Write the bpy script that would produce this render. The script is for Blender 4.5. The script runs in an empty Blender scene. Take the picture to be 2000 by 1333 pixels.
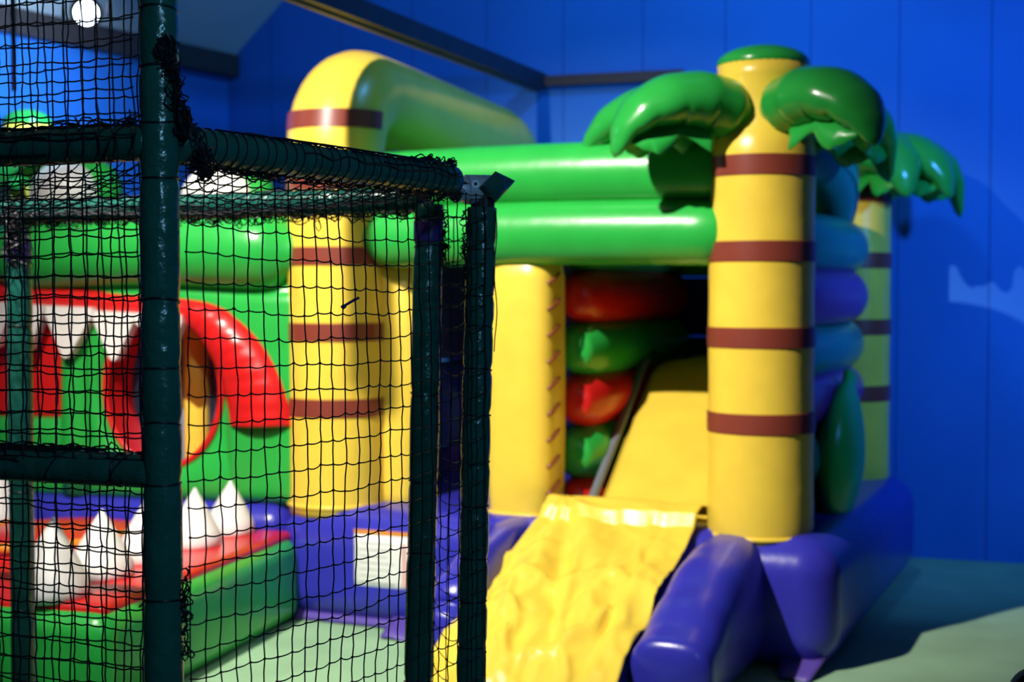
import bpy, bmesh, math, random
from mathutils import Vector, Matrix, noise
random.seed(7)
R = math.radians
S = bpy.context.scene
C = S.collection
PI = math.pi

# ------------------------------------------------------------------ camera
cam_d = bpy.data.cameras.new('camera'); cam = bpy.data.objects.new('camera', cam_d); C.objects.link(cam)
cam.location = (0, 0, 1.64); cam.rotation_euler = (R(88.0), 0, 0)
cam_d.lens = 50; cam_d.sensor_width = 36; cam_d.clip_start = 0.05; cam_d.clip_end = 60
cam_d.dof.use_dof = True; cam_d.dof.focus_distance = 3.35; cam_d.dof.aperture_fstop = 2.5
S.camera = cam
# ------------------------------------------------------------------ world, exposure
w = bpy.data.worlds.new('world'); S.world = w; w.use_nodes = True
w.node_tree.nodes['Background'].inputs[0].default_value = (0.10, 0.18, 0.40, 1)
w.node_tree.nodes['Background'].inputs[1].default_value = 0.05
S.view_settings.view_transform = 'Standard'; S.view_settings.look = 'None'
S.view_settings.exposure = 0.0; S.view_settings.gamma = 1.0; S.view_settings.use_curve_mapping = False
# ------------------------------------------------------------------ lamps of the hall, and an added fill for the frame
def aim(o, target):
    o.rotation_euler = (Vector(target) - o.location).to_track_quat('-Z', 'Y').to_euler()
def spot(name, loc, target, energy, color, size_deg, blend=0.5, radius=0.04):
    d = bpy.data.lights.new(name, 'SPOT'); d.energy = energy; d.color = color
    d.spot_size = R(size_deg); d.spot_blend = blend; d.shadow_soft_size = radius
    o = bpy.data.objects.new(name, d); C.objects.link(o); o.location = loc; aim(o, target); return o
def point(name, loc, energy, color, radius=0.08):
    d = bpy.data.lights.new(name, 'POINT'); d.energy = energy; d.color = color; d.shadow_soft_size = radius
    o = bpy.data.objects.new(name, d); C.objects.link(o); o.location = loc; return o
spot('key_spotlight', (-2.35, 3.2, 4.9), (-0.40, 6.8, 1.20), 2150, (1.0, 0.94, 0.84), 59, 0.8, 0.05)
spot('crocodile_spotlight', (-0.7, 1.6, 4.4), (-1.5, 6.8, 0.7), 230, (1.0, 0.96, 0.88), 36, 0.6, 0.06)
spot('blue_wash_spotlight', (4.0, 4.9, 2.9), (2.7, 8.5, 2.3), 540, (0.06, 0.30, 1.0), 92, 1.0, 0.15)
spot('blue_gable_spotlight', (1.3, 6.6, 4.8), (0.2, 9.4, 2.3), 200, (0.09, 0.42, 1.0), 120, 1.0, 0.15)
spot('blue_lamp_light', (-2.0, 7.1, 3.02), (-3.15, 8.2, 2.70), 380, (0.40, 0.62, 1.0), 88, 1.0, 0.06)
spot('frame_fill_light', (1.3, -0.6, 3.0), (-0.5, 3.5, 1.3), 170, (0.24, 0.60, 0.95), 46, 0.9, 0.12)  # unseen fill, added to brighten the frame padding and clamp

# ------------------------------------------------------------------ materials
def mat(name, col, rough=0.4, spec=0.5, metal=0.0, var=0.06, vscale=6.0, bump=0.0, bscale=40.0, bdist=0.01, emit=None, estr=0):
    m = bpy.data.materials.new(name); m.use_nodes = True
    nt = m.node_tree; b = nt.nodes['Principled BSDF']
    b.inputs['Roughness'].default_value = rough; b.inputs['Metallic'].default_value = metal
    b.inputs['Specular IOR Level'].default_value = spec
    tc = nt.nodes.new('ShaderNodeTexCoord')
    n = nt.nodes.new('ShaderNodeTexNoise'); n.inputs['Scale'].default_value = vscale; n.inputs['Detail'].default_value = 5
    nt.links.new(tc.outputs['Object'], n.inputs['Vector'])
    r = nt.nodes.new('ShaderNodeValToRGB')
    r.color_ramp.elements[0].position = 0.3; r.color_ramp.elements[1].position = 0.7
    r.color_ramp.elements[0].color = tuple(c * (1 - var) for c in col) + (1,)
    r.color_ramp.elements[1].color = tuple(min(1, c * (1 + var)) for c in col) + (1,)
    nt.links.new(n.outputs['Fac'], r.inputs['Fac']); nt.links.new(r.outputs['Color'], b.inputs['Base Color'])
    if bump:
        n2 = nt.nodes.new('ShaderNodeTexNoise'); n2.inputs['Scale'].default_value = bscale; n2.inputs['Detail'].default_value = 4
        nt.links.new(tc.outputs['Object'], n2.inputs['Vector'])
        bp = nt.nodes.new('ShaderNodeBump'); bp.inputs['Strength'].default_value = bump; bp.inputs['Distance'].default_value = bdist
        nt.links.new(n2.outputs['Fac'], bp.inputs['Height']); nt.links.new(bp.outputs['Normal'], b.inputs['Normal'])
    if emit:
        b.inputs['Emission Color'].default_value = emit + (1,); b.inputs['Emission Strength'].default_value = estr
    return m
VIN = dict(rough=0.30, spec=0.5, bump=0.12, bscale=9, bdist=0.02)
M = {
 'yellow': mat('yellow vinyl', (0.86, 0.61, 0.065), **VIN),
 'green': mat('green vinyl', (0.022, 0.40, 0.058), **VIN),
 'leaf': mat('palm leaf vinyl', (0.02, 0.33, 0.05), rough=0.24, bump=0.12, bscale=9, bdist=0.02),
 'red': mat('red vinyl', (0.62, 0.012, 0.012), **VIN),
 'blue': mat('blue vinyl', (0.032, 0.032, 0.42), rough=0.28, bump=0.15, bscale=8, bdist=0.02),
 'brown': mat('brown vinyl', (0.22, 0.042, 0.026), rough=0.35),
 'white': mat('white vinyl', (0.78, 0.76, 0.72), rough=0.4),
 'teal': mat('teal vinyl', (0.012, 0.26, 0.20), **VIN),
 'purple': mat('purple vinyl', (0.22, 0.035, 0.28), **VIN),
 'navy': mat('navy vinyl', (0.03, 0.04, 0.20), rough=0.45),
 'greyvinyl': mat('grey mesh vinyl', (0.20, 0.18, 0.22), rough=0.7, var=0.2, vscale=3),
 'greyblue': mat('grey blue vinyl', (0.13, 0.20, 0.42), rough=0.6, var=0.15, vscale=3),
 'violet': mat('violet vinyl', (0.10, 0.06, 0.36), rough=0.45),
 'orange': mat('orange vinyl', (0.80, 0.28, 0.02), rough=0.4),
 'pad': mat('dark green padding', (0.012, 0.105, 0.08), rough=0.22, var=0.15, vscale=14, bump=0.7, bscale=22, bdist=0.012),
 'net': mat('black net cord', (0.010, 0.009, 0.016), rough=0.42, var=0.3, vscale=60),
 'tie': mat('black cable tie', (0.012, 0.012, 0.02), rough=0.35),
 'violettie': mat('violet tape', (0.05, 0.03, 0.22), rough=0.4),
 'steel': mat('galvanised steel', (0.68, 0.68, 0.78), rough=0.38, metal=0.3, var=0.15, vscale=30),
 'hole': mat('dark socket', (0.02, 0.02, 0.03), rough=0.5),
 'wall': mat('blue painted panel', (0.030, 0.20, 0.66), rough=0.62, spec=0.3, var=0.05, vscale=2.0, bump=0.04, bscale=90),
 'joint': mat('blue painted joint', (0.012, 0.06, 0.36), rough=0.7),
 'ceil': mat('pale ceiling board', (0.55, 0.58, 0.55), rough=0.8, var=0.05, vscale=1.5),
 'beam': mat('dark brown beam', (0.05, 0.035, 0.03), rough=0.6, var=0.2, vscale=8),
 'trunking': mat('dark steel trunking', (0.018, 0.018, 0.035), rough=0.5, var=0.2, vscale=6),
 'trunklip': mat('worn pale lip', (0.10, 0.085, 0.08), rough=0.5),
 'floor': mat('green carpet', (0.29, 0.48, 0.29), rough=0.92, spec=0.1, var=0.10, vscale=3.0, bump=0.3, bscale=300, bdist=0.004),
 'black': mat('black metal', (0.015, 0.015, 0.02), rough=0.4),
 'lens': mat('lit lamp lens', (0.8, 0.85, 1.0), rough=0.3, emit=(0.55, 0.70, 1.0), estr=60),
 'seatblk': mat('dark chair plastic', (0.015, 0.016, 0.03), rough=0.35),
 'piping': mat('pale piping', (0.55, 0.53, 0.50), rough=0.4),
 'paper': mat('white notice sheet', (0.80, 0.80, 0.76), rough=0.5, var=0.02),
 'ink': mat('grey print', (0.45, 0.45, 0.44), rough=0.5),
 'pink': mat('pink print', (0.72, 0.42, 0.40), rough=0.5),
 'groove': mat('grey edge tube', (0.17, 0.19, 0.22), rough=0.45),
}
# ------------------------------------------------------------------ mesh helpers
class MB:
    def __init__(s): s.v = []; s.f = []
    def add(s, vs, fs):
        o = len(s.v); s.v += [tuple(p) for p in vs]; s.f += [tuple(i + o for i in f) for f in fs]
    def build(s, name, m, parent=None, smooth=True, kind=None, label=None, angle=None):
        me = bpy.data.meshes.new(name); me.from_pydata(s.v, [], s.f)
        bm = bmesh.new(); bm.from_mesh(me); bmesh.ops.recalc_face_normals(bm, faces=bm.faces); bm.to_mesh(me); bm.free()
        me.materials.append(M[m]); 
        if smooth:
            me.polygons.foreach_set('use_smooth', [True] * len(me.polygons))
            if angle: me.set_sharp_from_angle(angle=R(angle))
        me.update()
        o = bpy.data.objects.new(name, me); C.objects.link(o)
        if parent: o.parent = parent
        if kind: o['kind'] = kind
        if label: o['label'] = label
        return o
    # tube through points. rad: scalar / list of scalar / list of (side, up). pw: superellipse power
    def tube(s, pts, rad, n=16, up=(0, 0, 1), pw=2.0, caps=True, capround=0.0, closed=False):
        P = [Vector(p) for p in pts]; k = len(P)
        rr = rad if isinstance(rad, (list, tuple)) and len(rad) == k else [rad] * k
        rr = [(r, r) if not isinstance(r, (tuple, list)) else r for r in rr]
        if capround > 0:
            ts0 = (P[1] - P[0]).normalized(); ts1 = (P[-1] - P[-2]).normalized()
            A, B, ra, rb = [], [], [], []
            for j in range(1, 6):
                a = j / 5 * PI / 2
                A.append(P[0] - ts0 * capround * math.sin(a)); ra.append((rr[0][0] * max(.02, math.cos(a)) , rr[0][1] * max(.02, math.cos(a))))
                B.append(P[-1] + ts1 * capround * math.sin(a)); rb.append((rr[-1][0] * max(.02, math.cos(a)), rr[-1][1] * max(.02, math.cos(a))))
            P = A[::-1] + P + B; rr = ra[::-1] + list(rr) + rb; k = len(P)
        up = Vector(up); vs, fs = [], []
        for i in range(k):
            if closed: t = P[(i + 1) % k] - P[i - 1]
            else: t = P[min(i + 1, k - 1)] - P[max(i - 1, 0)]
            t.normalize(); u = up if abs(t.dot(up)) < .98 else Vector((1, 0, 0)) if abs(t.x) < .9 else Vector((0, 1, 0))
            sd = t.cross(u).normalized(); uu = sd.cross(t).normalized()
            for j in range(n):
                a = 2 * PI * j / n; c, q = math.cos(a), math.sin(a)
                if pw != 2.0: c = math.copysign(abs(c) ** (2 / pw), c); q = math.copysign(abs(q) ** (2 / pw), q)
                vs.append(P[i] + sd * (rr[i][0] * c) + uu * (rr[i][1] * q))
        for i in range(k if closed else k - 1):
            for j in range(n):
                a, b = i * n + j, i * n + (j + 1) % n; i2 = (i + 1) % k
                fs.append((a, b, i2 * n + (j + 1) % n, i2 * n + j))
        if caps and not closed:
            fs.append(tuple(range(n))[::-1]); fs.append(tuple((k - 1) * n + j for j in range(n)))
        s.add(vs, fs); return s
    def lathe(s, prof, c=(0, 0), n=40, lean=(0, 0), pw=2.0, ax=1.0, ay=1.0, rot=0.0):
        vs, fs = [], []
        z0 = prof[0][1]
        for (r, z) in prof:
            for j in range(n):
                a = 2 * PI * j / n; cx, cy = math.cos(a), math.sin(a)
                if pw != 2.0: cx = math.copysign(abs(cx) ** (2 / pw), cx); cy = math.copysign(abs(cy) ** (2 / pw), cy)
                x, y = r * ax * cx, r * ay * cy
                x, y = x * math.cos(rot) - y * math.sin(rot), x * math.sin(rot) + y * math.cos(rot)
                vs.append((c[0] + x + lean[0] * (z - z0), c[1] + y + lean[1] * (z - z0), z))
        k = len(prof)
        for i in range(k - 1):
            for j in range(n):
                a, b = i * n + j, i * n + (j + 1) % n
                fs.append((a, b, b + n, a + n))
        fs.append(tuple(range(n))[::-1]); fs.append(tuple((k - 1) * n + j for j in range(n)))
        s.add(vs, fs); return s
    def box(s, x0, x1, y0, y1, z0, z1):
        s.add([(x0, y0, z0), (x1, y0, z0), (x1, y1, z0), (x0, y1, z0), (x0, y0, z1), (x1, y0, z1), (x1, y1, z1), (x0, y1, z1)],
              [(3, 2, 1, 0), (4, 5, 6, 7), (0, 1, 5, 4), (1, 2, 6, 5), (2, 3, 7, 6), (3, 0, 4, 7)]); return s
    def rbox(s, x0, x1, y0, y1, z0, z1, r, seg=5, bulge=0.0, sub=0):
        bm = bmesh.new(); bmesh.ops.create_cube(bm, size=1)
        for v in bm.verts:
            v.co = Vector(((x0 + x1) / 2 + v.co.x * (x1 - x0), (y0 + y1) / 2 + v.co.y * (y1 - y0), (z0 + z1) / 2 + v.co.z * (z1 - z0)))
        bmesh.ops.bevel(bm, geom=bm.edges[:], offset=r, segments=seg, profile=0.5, affect='EDGES')
        if sub: bmesh.ops.subdivide_edges(bm, edges=[e for e in bm.edges if e.calc_length() > sub], cuts=6, use_grid_fill=True)
        bm.verts.ensure_lookup_table()
        s.add([v.co.copy() for v in bm.verts], [[v.index for v in f.verts] for f in bm.faces]); bm.free(); return s
    def sheet(s, grid, th=0.004):   # grid[i][j] of Vectors -> solid sheet
        ni, nj = len(grid), len(grid[0])
        nrm = [[None] * nj for _ in range(ni)]
        for i in range(ni):
            for j in range(nj):
                du = Vector(grid[min(i + 1, ni - 1)][j]) - Vector(grid[max(i - 1, 0)][j]); dv = Vector(grid[i][min(j + 1, nj - 1)]) - Vector(grid[i][max(j - 1, 0)])
                nn = du.cross(dv); nrm[i][j] = nn.normalized() if nn.length > 1e-12 else Vector((0, 0, 1))
        vs = [Vector(grid[i][j]) + nrm[i][j] * th / 2 for i in range(ni) for j in range(nj)] + [Vector(grid[i][j]) - nrm[i][j] * th / 2 for i in range(ni) for j in range(nj)]
        N = ni * nj; fs = []
        for i in range(ni - 1):
            for j in range(nj - 1):
                a = i * nj + j; fs.append((a, a + 1, a + nj + 1, a + nj)); fs.append((N + a, N + a + nj, N + a + nj + 1, N + a + 1))
        edge = [(0, j) for j in range(nj)] + [(i, nj - 1) for i in range(1, ni)] + [(ni - 1, j) for j in range(nj - 2, -1, -1)] + [(i, 0) for i in range(ni - 2, 0, -1)]
        for q in range(len(edge)):
            a = edge[q][0] * nj + edge[q][1]; b = edge[(q + 1) % len(edge)]; b = b[0] * nj + b[1]
            fs.append((a, N + a, N + b, b))
        s.add(vs, fs); return s
    def prism(s, outline, y0, y1):   # outline in x,z, extruded in y
        n = len(outline)
        s.add([(x, y0, z) for x, z in outline] + [(x, y1, z) for x, z in outline],
              [tuple(range(n)), tuple(range(2 * n - 1, n - 1, -1))] + [(i, n + i, n + (i + 1) % n, (i + 1) % n) for i in range(n)]); return s
def empty(name, loc, rz=0.0, label=None, cat=None, group=None):
    o = bpy.data.objects.new(name, None); C.objects.link(o); o.location = loc; o.rotation_euler = (0, 0, rz); o.empty_display_size = .1
    if label: o['label'] = label; o['category'] = cat
    if group: o['group'] = group
    return o
def lerp(a, b, t): return a + (b - a) * t
def interp(tab, t):
    for (t0, v0), (t1, v1) in zip(tab, tab[1:]):
        if t <= t1: 
            q = 0 if t1 == t0 else max(0, (t - t0) / (t1 - t0)); q = q * q * (3 - 2 * q) * .5 + q * .5
            return v0 + (v1 - v0) * q
    return tab[-1][1]

# ------------------------------------------------------------------ the room
TH = R(18)                                     # back wall turned by 18 degrees
corner = Vector((-2.016, 10.18, 0)); wd = Vector((math.cos(TH), -math.sin(TH), 0)); wn = Vector((-math.sin(TH), -math.cos(TH), 0))
ld = Vector((-0.5, -0.866, 0))                 # left wall runs towards the viewer
WL = 8.2; EAVE = 3.26
def roof_z(wp): return EAVE + 0.95 * wp if wp < WL / 2 else EAVE + 0.95 * (WL - wp)
def st(o, label=None, cat=None):
    o['kind'] = 'structure'
    if label: o['label'] = label; o['category'] = cat
    return o
fl = MB(); fl.add([(-9, -4, 0), (9, -4, 0), (9, 11, 0), (-9, 11, 0), (-9, -4, -.1), (9, -4, -.1), (9, 11, -.1), (-9, 11, -.1)],
       [(0, 1, 2, 3), (7, 6, 5, 4), (0, 4, 5, 1), (1, 5, 6, 2), (2, 6, 7, 3), (3, 7, 4, 0)])
st(fl.build('floor', 'floor', smooth=False), 'pale green carpet floor of the play hall', 'floor')
def quad_prism(mb, pts, thick):
    pts = [Vector(p) for p in pts]; n = len(pts); th = Vector(thick)
    mb.add(pts + [p + th for p in pts], [tuple(range(n)), tuple(range(2 * n - 1, n - 1, -1))] + [(i, i + n, (i + 1) % n + n, (i + 1) % n) for i in range(n)])
b = MB(); h = WL / 2
quad_prism(b, [corner, corner + wd * WL, corner + wd * WL + Vector((0, 0, EAVE)), corner + wd * h + Vector((0, 0, roof_z(h))), corner + Vector((0, 0, EAVE))], -wn * .15)
wb = st(b.build('wall_back', 'joint', smooth=False), 'blue painted panelled gable wall behind the inflatables', 'wall')
PW = 0.534; off = -0.194
k = 0
while off + k * PW < WL:
    a0 = max(0.0, off + k * PW + .003); a1 = min(WL, off + (k + 1) * PW - .003); k += 1
    if a1 - a0 < .03: continue
    pts = [(a0, 0), (a1, 0), (a1, roof_z(a1))]
    if a0 < h < a1: pts.append((h, roof_z(h)))
    pts.append((a0, roof_z(a0)))
    b = MB(); quad_prism(b, [corner + wd * a + Vector((0, 0, z)) for a, z in pts], wn * .006)
    b.build('panel', 'wall', wb, smooth=False)
b = MB(); LL = 13.0
quad_prism(b, [corner, corner + Vector((0, 0, EAVE)), corner + ld * LL + Vector((0, 0, EAVE)), corner + ld * LL], Vector((-.866, .5, 0)) * .15)
st(b.build('wall_left', 'wall', smooth=False), 'blue painted side wall beyond the crocodile', 'wall')
rc = corner + wd * WL
b = MB(); quad_prism(b, [rc, rc + wn * 13, rc + wn * 13 + Vector((0, 0, EAVE)), rc + Vector((0, 0, EAVE))], wd * .15)
st(b.build('wall_right', 'wall', smooth=False), 'blue painted side wall right of the hall', 'wall')
b = MB(); rg = corner + wd * h + Vector((0, 0, roof_z(h))); e0 = corner + Vector((0, 0, EAVE)); e1 = rc + Vector((0, 0, EAVE))
for i in range(16):
    t0, t1 = i / 16, (i + 1) / 16; l0, l1 = e0.lerp(e0 + ld * LL, t0), e0.lerp(e0 + ld * LL, t1); r0, r1 = rg.lerp(rg + wn * 13, t0), rg.lerp(rg + wn * 13, t1)
    quad_prism(b, [l0, r0, r1, l1], Vector((0, 0, .1)))
quad_prism(b, [rg, e1, e1 + wn * 13, rg + wn * 13], Vector((0, 0, .1)))
st(b.build('ceiling', 'ceil', smooth=False), 'pale sloping ceiling of the hall', 'ceiling')
b = MB(); q = Vector((.866, -.5, 0)) * .10
quad_prism(b, [e0 + Vector((0, 0, -.10)), e0 + Vector((0, 0, .05)), e0 + ld * LL + Vector((0, 0, .05)), e0 + ld * LL + Vector((0, 0, -.10))], q)
st(b.build('trim_1', 'beam', smooth=False), 'dark brown eaves beam along the top of the side wall', 'beam')
# cable trunking: out from the wall towards the viewer, and along the wall
kw = 2.335; kp = corner + wd * kw + wn * .006; kz = 3.02
def pr(mb, a, bb, w_, h_):
    a, bb = Vector(a), Vector(bb); t = (bb - a).normalized(); sd = t.cross(Vector((0, 0, 1))).normalized()
    c = [a + sd * sx * w_ / 2 + Vector((0, 0, sz * h_ / 2)) for sx, sz in ((-1, -1), (1, -1), (1, 1), (-1, 1))]
    quad_prism(mb, c, bb - a)
b = MB(); z3 = Vector((0, 0, kz))
pr(b, kp + z3 + wn * .02, kp + z3 + wn * 4.6 + wd * -.30, .075, .10); pr(b, kp + z3 + wn * .04 + wd * -.03, kp + z3 + wn * .04 + wd * .95, .07, .065)
tr = st(b.build('trim_2', 'trunking', smooth=False), 'dark steel cable trunking under the roof', 'trunking')
b = MB(); z4 = Vector((0, 0, kz - .058)); pr(b, kp + z4 + wn * .02 + wd * -.03, kp + z4 + wn * 4.6 + wd * -.33, .03, .014)
b.build('lip', 'trunklip', tr, smooth=False)

# ------------------------------------------------------------------ palm tree (a part, with sub-parts)
def palm(root, c, scale_r, leaves, z_base, z_top=2.645, zs=(1.06, 1.437, 1.815, 2.19), name='palm_trunk', leafk=1.0):
    r = scale_r
    prof = [(r * .93, z_base - .05), (r * .99, z_base), (r * 1.01, z_base + .05)]
    zc = [z_base + .1 + (z_top - .46 - z_base - .1) * i / 26 for i in range(27)]
    for z in zc:
        prof.append((r * (1.0 + .005 * math.sin((z - 1.06) / .3765 * 2 * PI + 1.6)), z))
    prof += [(r * 1.0, z_top - .40), (r * .985, z_top - .36), (r * .93, z_top - .32), (r * .85, z_top - .285), (r * .80, z_top - .25), (r * .785, z_top - .15), (r * .83, z_top - .06), (r * .86, z_top)]
    t = MB().lathe(prof, c, 44).build(name, 'yellow', root)
    b = MB(); b.tube([(c[0] + (r * 1.0) * math.cos(a), c[1] + (r * 1.0) * math.sin(a), z_base + .012) for a in [2 * PI * i / 44 for i in range(44)]], .011, 8, closed=True)
    b.build('base_seam', 'yellow', t)
    for z in zs:
        MB().lathe([(r * .98, z - .046), (r * 1.024, z - .044), (r * 1.026, z), (r * 1.024, z + .044), (r * .98, z + .046)], c, 44).build('stripe', 'brown', t, angle=50)
    # green crown cushion
    cp = [(r * .84, z_top - .012), (r * .862, z_top - .002)]
    for i in range(9):
        a = i / 8 * PI / 2; cp.append((r * .865 * math.cos(a) + .002, z_top + .004 + .085 * math.sin(a)))
    MB().lathe(cp, c, 36).build('crown_cushion', 'leaf', t)
    for (ang, L, droop) in leaves: leaf(t, c, R(ang), L * leafk, droop, z_top - .23, leafk)
    return t
def leaf(parent, c, ang, L, droop, z0, k=1.0):
    d = Vector((math.cos(ang), math.sin(ang), 0)); sd = Vector((-math.sin(ang), math.cos(ang), 0)); up = Vector((0, 0, 1))
    O = Vector((c[0], c[1], z0)); x0 = .07 * k
    cz = [(0, -.005), (.15, .022), (.35, .045), (.55, .035), (.72, -.012), (.86, -.085), (1, -droop)]
    cx = [(0, 0), (.15, .15), (.35, .37), (.55, .60), (.72, .79), (.86, .92), (1, 1)]
    hu = [(0, .01), (.02, .06), (.07, .098), (.2, .135), (.4, .145), (.6, .132), (.75, .105), (.88, .06), (.96, .032), (1, .006)]
    hd = [(0, .01), (.02, .06), (.07, .095), (.2, .130), (.4, .128), (.6, .100), (.75, .070), (.88, .044), (.96, .022), (1, .005)]
    ww = [(0, .01), (.02, .08), (.07, .13), (.2, .175), (.4, .20), (.6, .19), (.75, .15), (.88, .095), (.96, .05), (1, .008)]
    N, n = 40, 28; vs, fs = [], []
    def ctr(t): return O + d * (x0 + (L - x0) * interp(cx, t)) + up * (interp(cz, t) * k)
    for i in range(N):
        t = i / (N - 1); t = t ** 1.15
        tg = (ctr(min(1, t + .02)) - ctr(max(0, t - .02))).normalized(); nn = tg.cross(sd); nn = nn if nn.z > 0 or t > .9 else -nn
        nn = (sd.cross(tg)).normalized() * -1; nn = nn if nn.dot(up) > -.2 else -nn
        p = ctr(t)
        for j in range(n):
            a = 2 * PI * j / n; cc, ss = math.cos(a), math.sin(a); hq = (interp(hu, t) if ss > 0 else interp(hd, t)) * k
            pk = .005 * k * math.sin(t * 58) * max(0, -math.sin(a - .3)) * max(0, 1 - abs(t - .35) * 3)
            vs.append(p + sd * (interp(ww, t) * k * cc) + nn * (hq * ss + pk))
    for i in range(N - 1):
        for j in range(n):
            a, b_ = i * n + j, i * n + (j + 1) % n; fs.append((a, b_, b_ + n, a + n))
    fs.append(tuple(range(n))[::-1]); fs.append(tuple((N - 1) * n + j for j in range(n)))
    b = MB(); b.add(vs, fs); b.build('leaf', 'leaf', parent)
    # flat scalloped flaps under both edges of the leaf
    for sg in (-1, 1):
        g = []
        for i in range(41):
            t = .30 + .56 * i / 40
            p = ctr(t) - up * (interp(hd, t) * k * .78) + sd * (sg * interp(ww, t) * k * .42)
            u = i / 40; ln = (.095 + .032 * math.sin(u * 1.7 * 2 * PI + .6)) * k * min(1, u * 6 + .3, (1 - u) * 5 + .35)
            g.append([p + (up * -1 + sd * sg * .30 - d * .05).normalized() * ln * q for q in (0, .5, 1)])
        MB().sheet(g, .006).build('leaf_flap', 'green', parent)

# ------------------------------------------------------------------ bouncy castle
CA = R(-23.5)
castle = empty('bouncy_castle', (1.117, 6.37, 0), CA, 'yellow, green and blue inflatable castle with striped palm trunks and a yellow slide', 'bouncy castle')
BZ = .575
base = MB().rbox(-2.41, .39, -.28, 2.26, 0.0, BZ, .17, 8).build('base_cushion', 'blue', castle)
# corner gusset seams and floor skirt
b = MB().sheet([[Vector((-2.42 + 1.25 * i / 10, -.205 - .05 * q, .055 - .045 * q)) for q in (0, .5, 1)] for i in range(11)], .008); b.build('floor_skirt', 'violet', base)
def tab(x, y, wx, ln):
    g = [[Vector((x + wx * (i / 6 - .5) * (1 - .35 * q), y - ln * q, .07 - .06 * q + .006 * math.sin(i))) for q in (0, .25, .5, .75, 1)] for i in range(7)]
    return MB().sheet(g, .008).build('anchor_tab', 'violet', base)
tab(-1.62, -.20, .26, .24); tab(.24, -.20, .20, .19)

# front palm, back palm
palm(castle, (0, 0), .235, [(200 + 23.5, .72, .20), (303 + 23.5, .66, .18), (28 + 23.5, .74, .26), (92 + 23.5, .7, .22), (158 + 23.5, .84, .25)], BZ - .03)
palm(castle, (.02, 2.03), .235, [(-40 + 23.5, .60, .2), (5 + 23.5, .66, .28), (215 + 23.5, .6, .2), (290 + 23.5, .55, .2)], BZ - .03, z_top=2.58)
# left yellow arch: pillar, overhead tube, rear pillar, one smooth sweep
b = MB(); path, rad = [], []
lx = -2.19
for z in [BZ - .06, BZ, .75, 1.0, 1.25, 1.5, 1.75, 2.0, 2.2, 2.36]: path.append((lx, 0.0, z)); rad.append((.247, .247))
for i in range(1, 9):
    a = i / 8 * PI / 2; path.append((lx, .26 - .26 * math.cos(a), 2.36 + .285 * math.sin(a))); rad.append((.25, .25))
for i in range(1, 8): path.append((lx, .26 + 1.64 * i / 7, 2.645 - .09 * i / 7)); rad.append((.255, .25))
for i in range(1, 7):
    a = i / 6 * PI / 2; path.append((lx, 1.90 + .22 * math.sin(a), 2.555 - .22 * (1 - math.cos(a)))); rad.append((.25, .25))
for z in (2.0, 1.6, 1.2, .8, BZ - .05): path.append((lx, 2.12, z)); rad.append((.245, .245))
b.tube(path, rad, 36, up=(0, 0, 1) if False else (1, 0, 0)); arch = b.build('striped_arch', 'yellow', castle)
for z in (1.06, 1.437, 1.815, 2.19, 2.565):
    bb = MB(); 
    if z < 2.5: bb.lathe([(.243, z - .046), (.2535, z - .044), (.254, z), (.2535, z + .044), (.243, z + .046)], (lx, 0), 44)
    else:
        pts = []
        # front band near the bend: partial ring hugging the pillar
        vs, fs = [], []
        for i in range(25):
            a = PI + PI * i / 24 
            for q in (-.045, .045):
                yo = .012 + max(0.0, q + .02) * .22
                vs.append((lx + .257 * math.cos(a), yo + .257 * math.sin(a), z - .07 + q)); 
        for i in range(24): fs.append((2 * i, 2 * i + 2, 2 * i + 3, 2 * i + 1))
        # give it thickness
        nV = len(vs); vs += [(lx + (x - lx) * .975, y * .975, zz) for x, y, zz in vs]
        fs += [tuple(nV + j for j in f[::-1]) for f in list(fs)]
        for i in range(24):
            fs.append((2 * i, nV + 2 * i, nV + 2 * i + 2, 2 * i + 2)); fs.append((2 * i + 1, 2 * i + 3, nV + 2 * i + 3, nV + 2 * i + 1))
        bb.add(vs, fs)
    bb.build('stripe', 'brown', arch, angle=50)
b = MB(); b.tube([(lx + .247 * math.cos(a), .247 * math.sin(a), BZ - .01) for a in [2 * PI * i / 44 for i in range(44)]], .011, 8, closed=True); b.build('base_seam', 'yellow', arch)
# inner jamb behind the left pillar
MB().lathe([(.13, BZ - .05), (.135, BZ + .05), (.138, 1.2), (.135, 1.75), (.11, 1.82)], (-1.915, .17), 28, pw=3).build('inner_jamb', 'yellow', castle)
# middle pillar with lacing
mp = MB().lathe([(.155, BZ - .06), (.166, BZ), (.172, BZ + .2), (.174, 1.2), (.170, 1.7), (.15, 1.86)], (-1.165, .06), 44, pw=3.2, ay=.95).build('door_pillar', 'yellow', castle)
b = MB(); b.tube([(-1.165 + .168 * c, .06 + .16 * s_, BZ - .002) for c, s_ in [(math.copysign(abs(math.cos(a)) ** .625, math.cos(a)), math.copysign(abs(math.sin(a)) ** .625, math.sin(a))) for a in [2 * PI * i / 44 for i in range(44)]]], .010, 8, closed=True); b.build('base_seam', 'yellow', mp)
for i in range(9):
    z = .68 + i * .125
    b = MB(); b.tube([(-1.01, -.06, z), (-.992, -.03, z + .012), (-.985, .02, z + .04), (-.998, .06, z + .05)], .007, 6); b.build('lace_loop', 'brown', mp)
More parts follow.
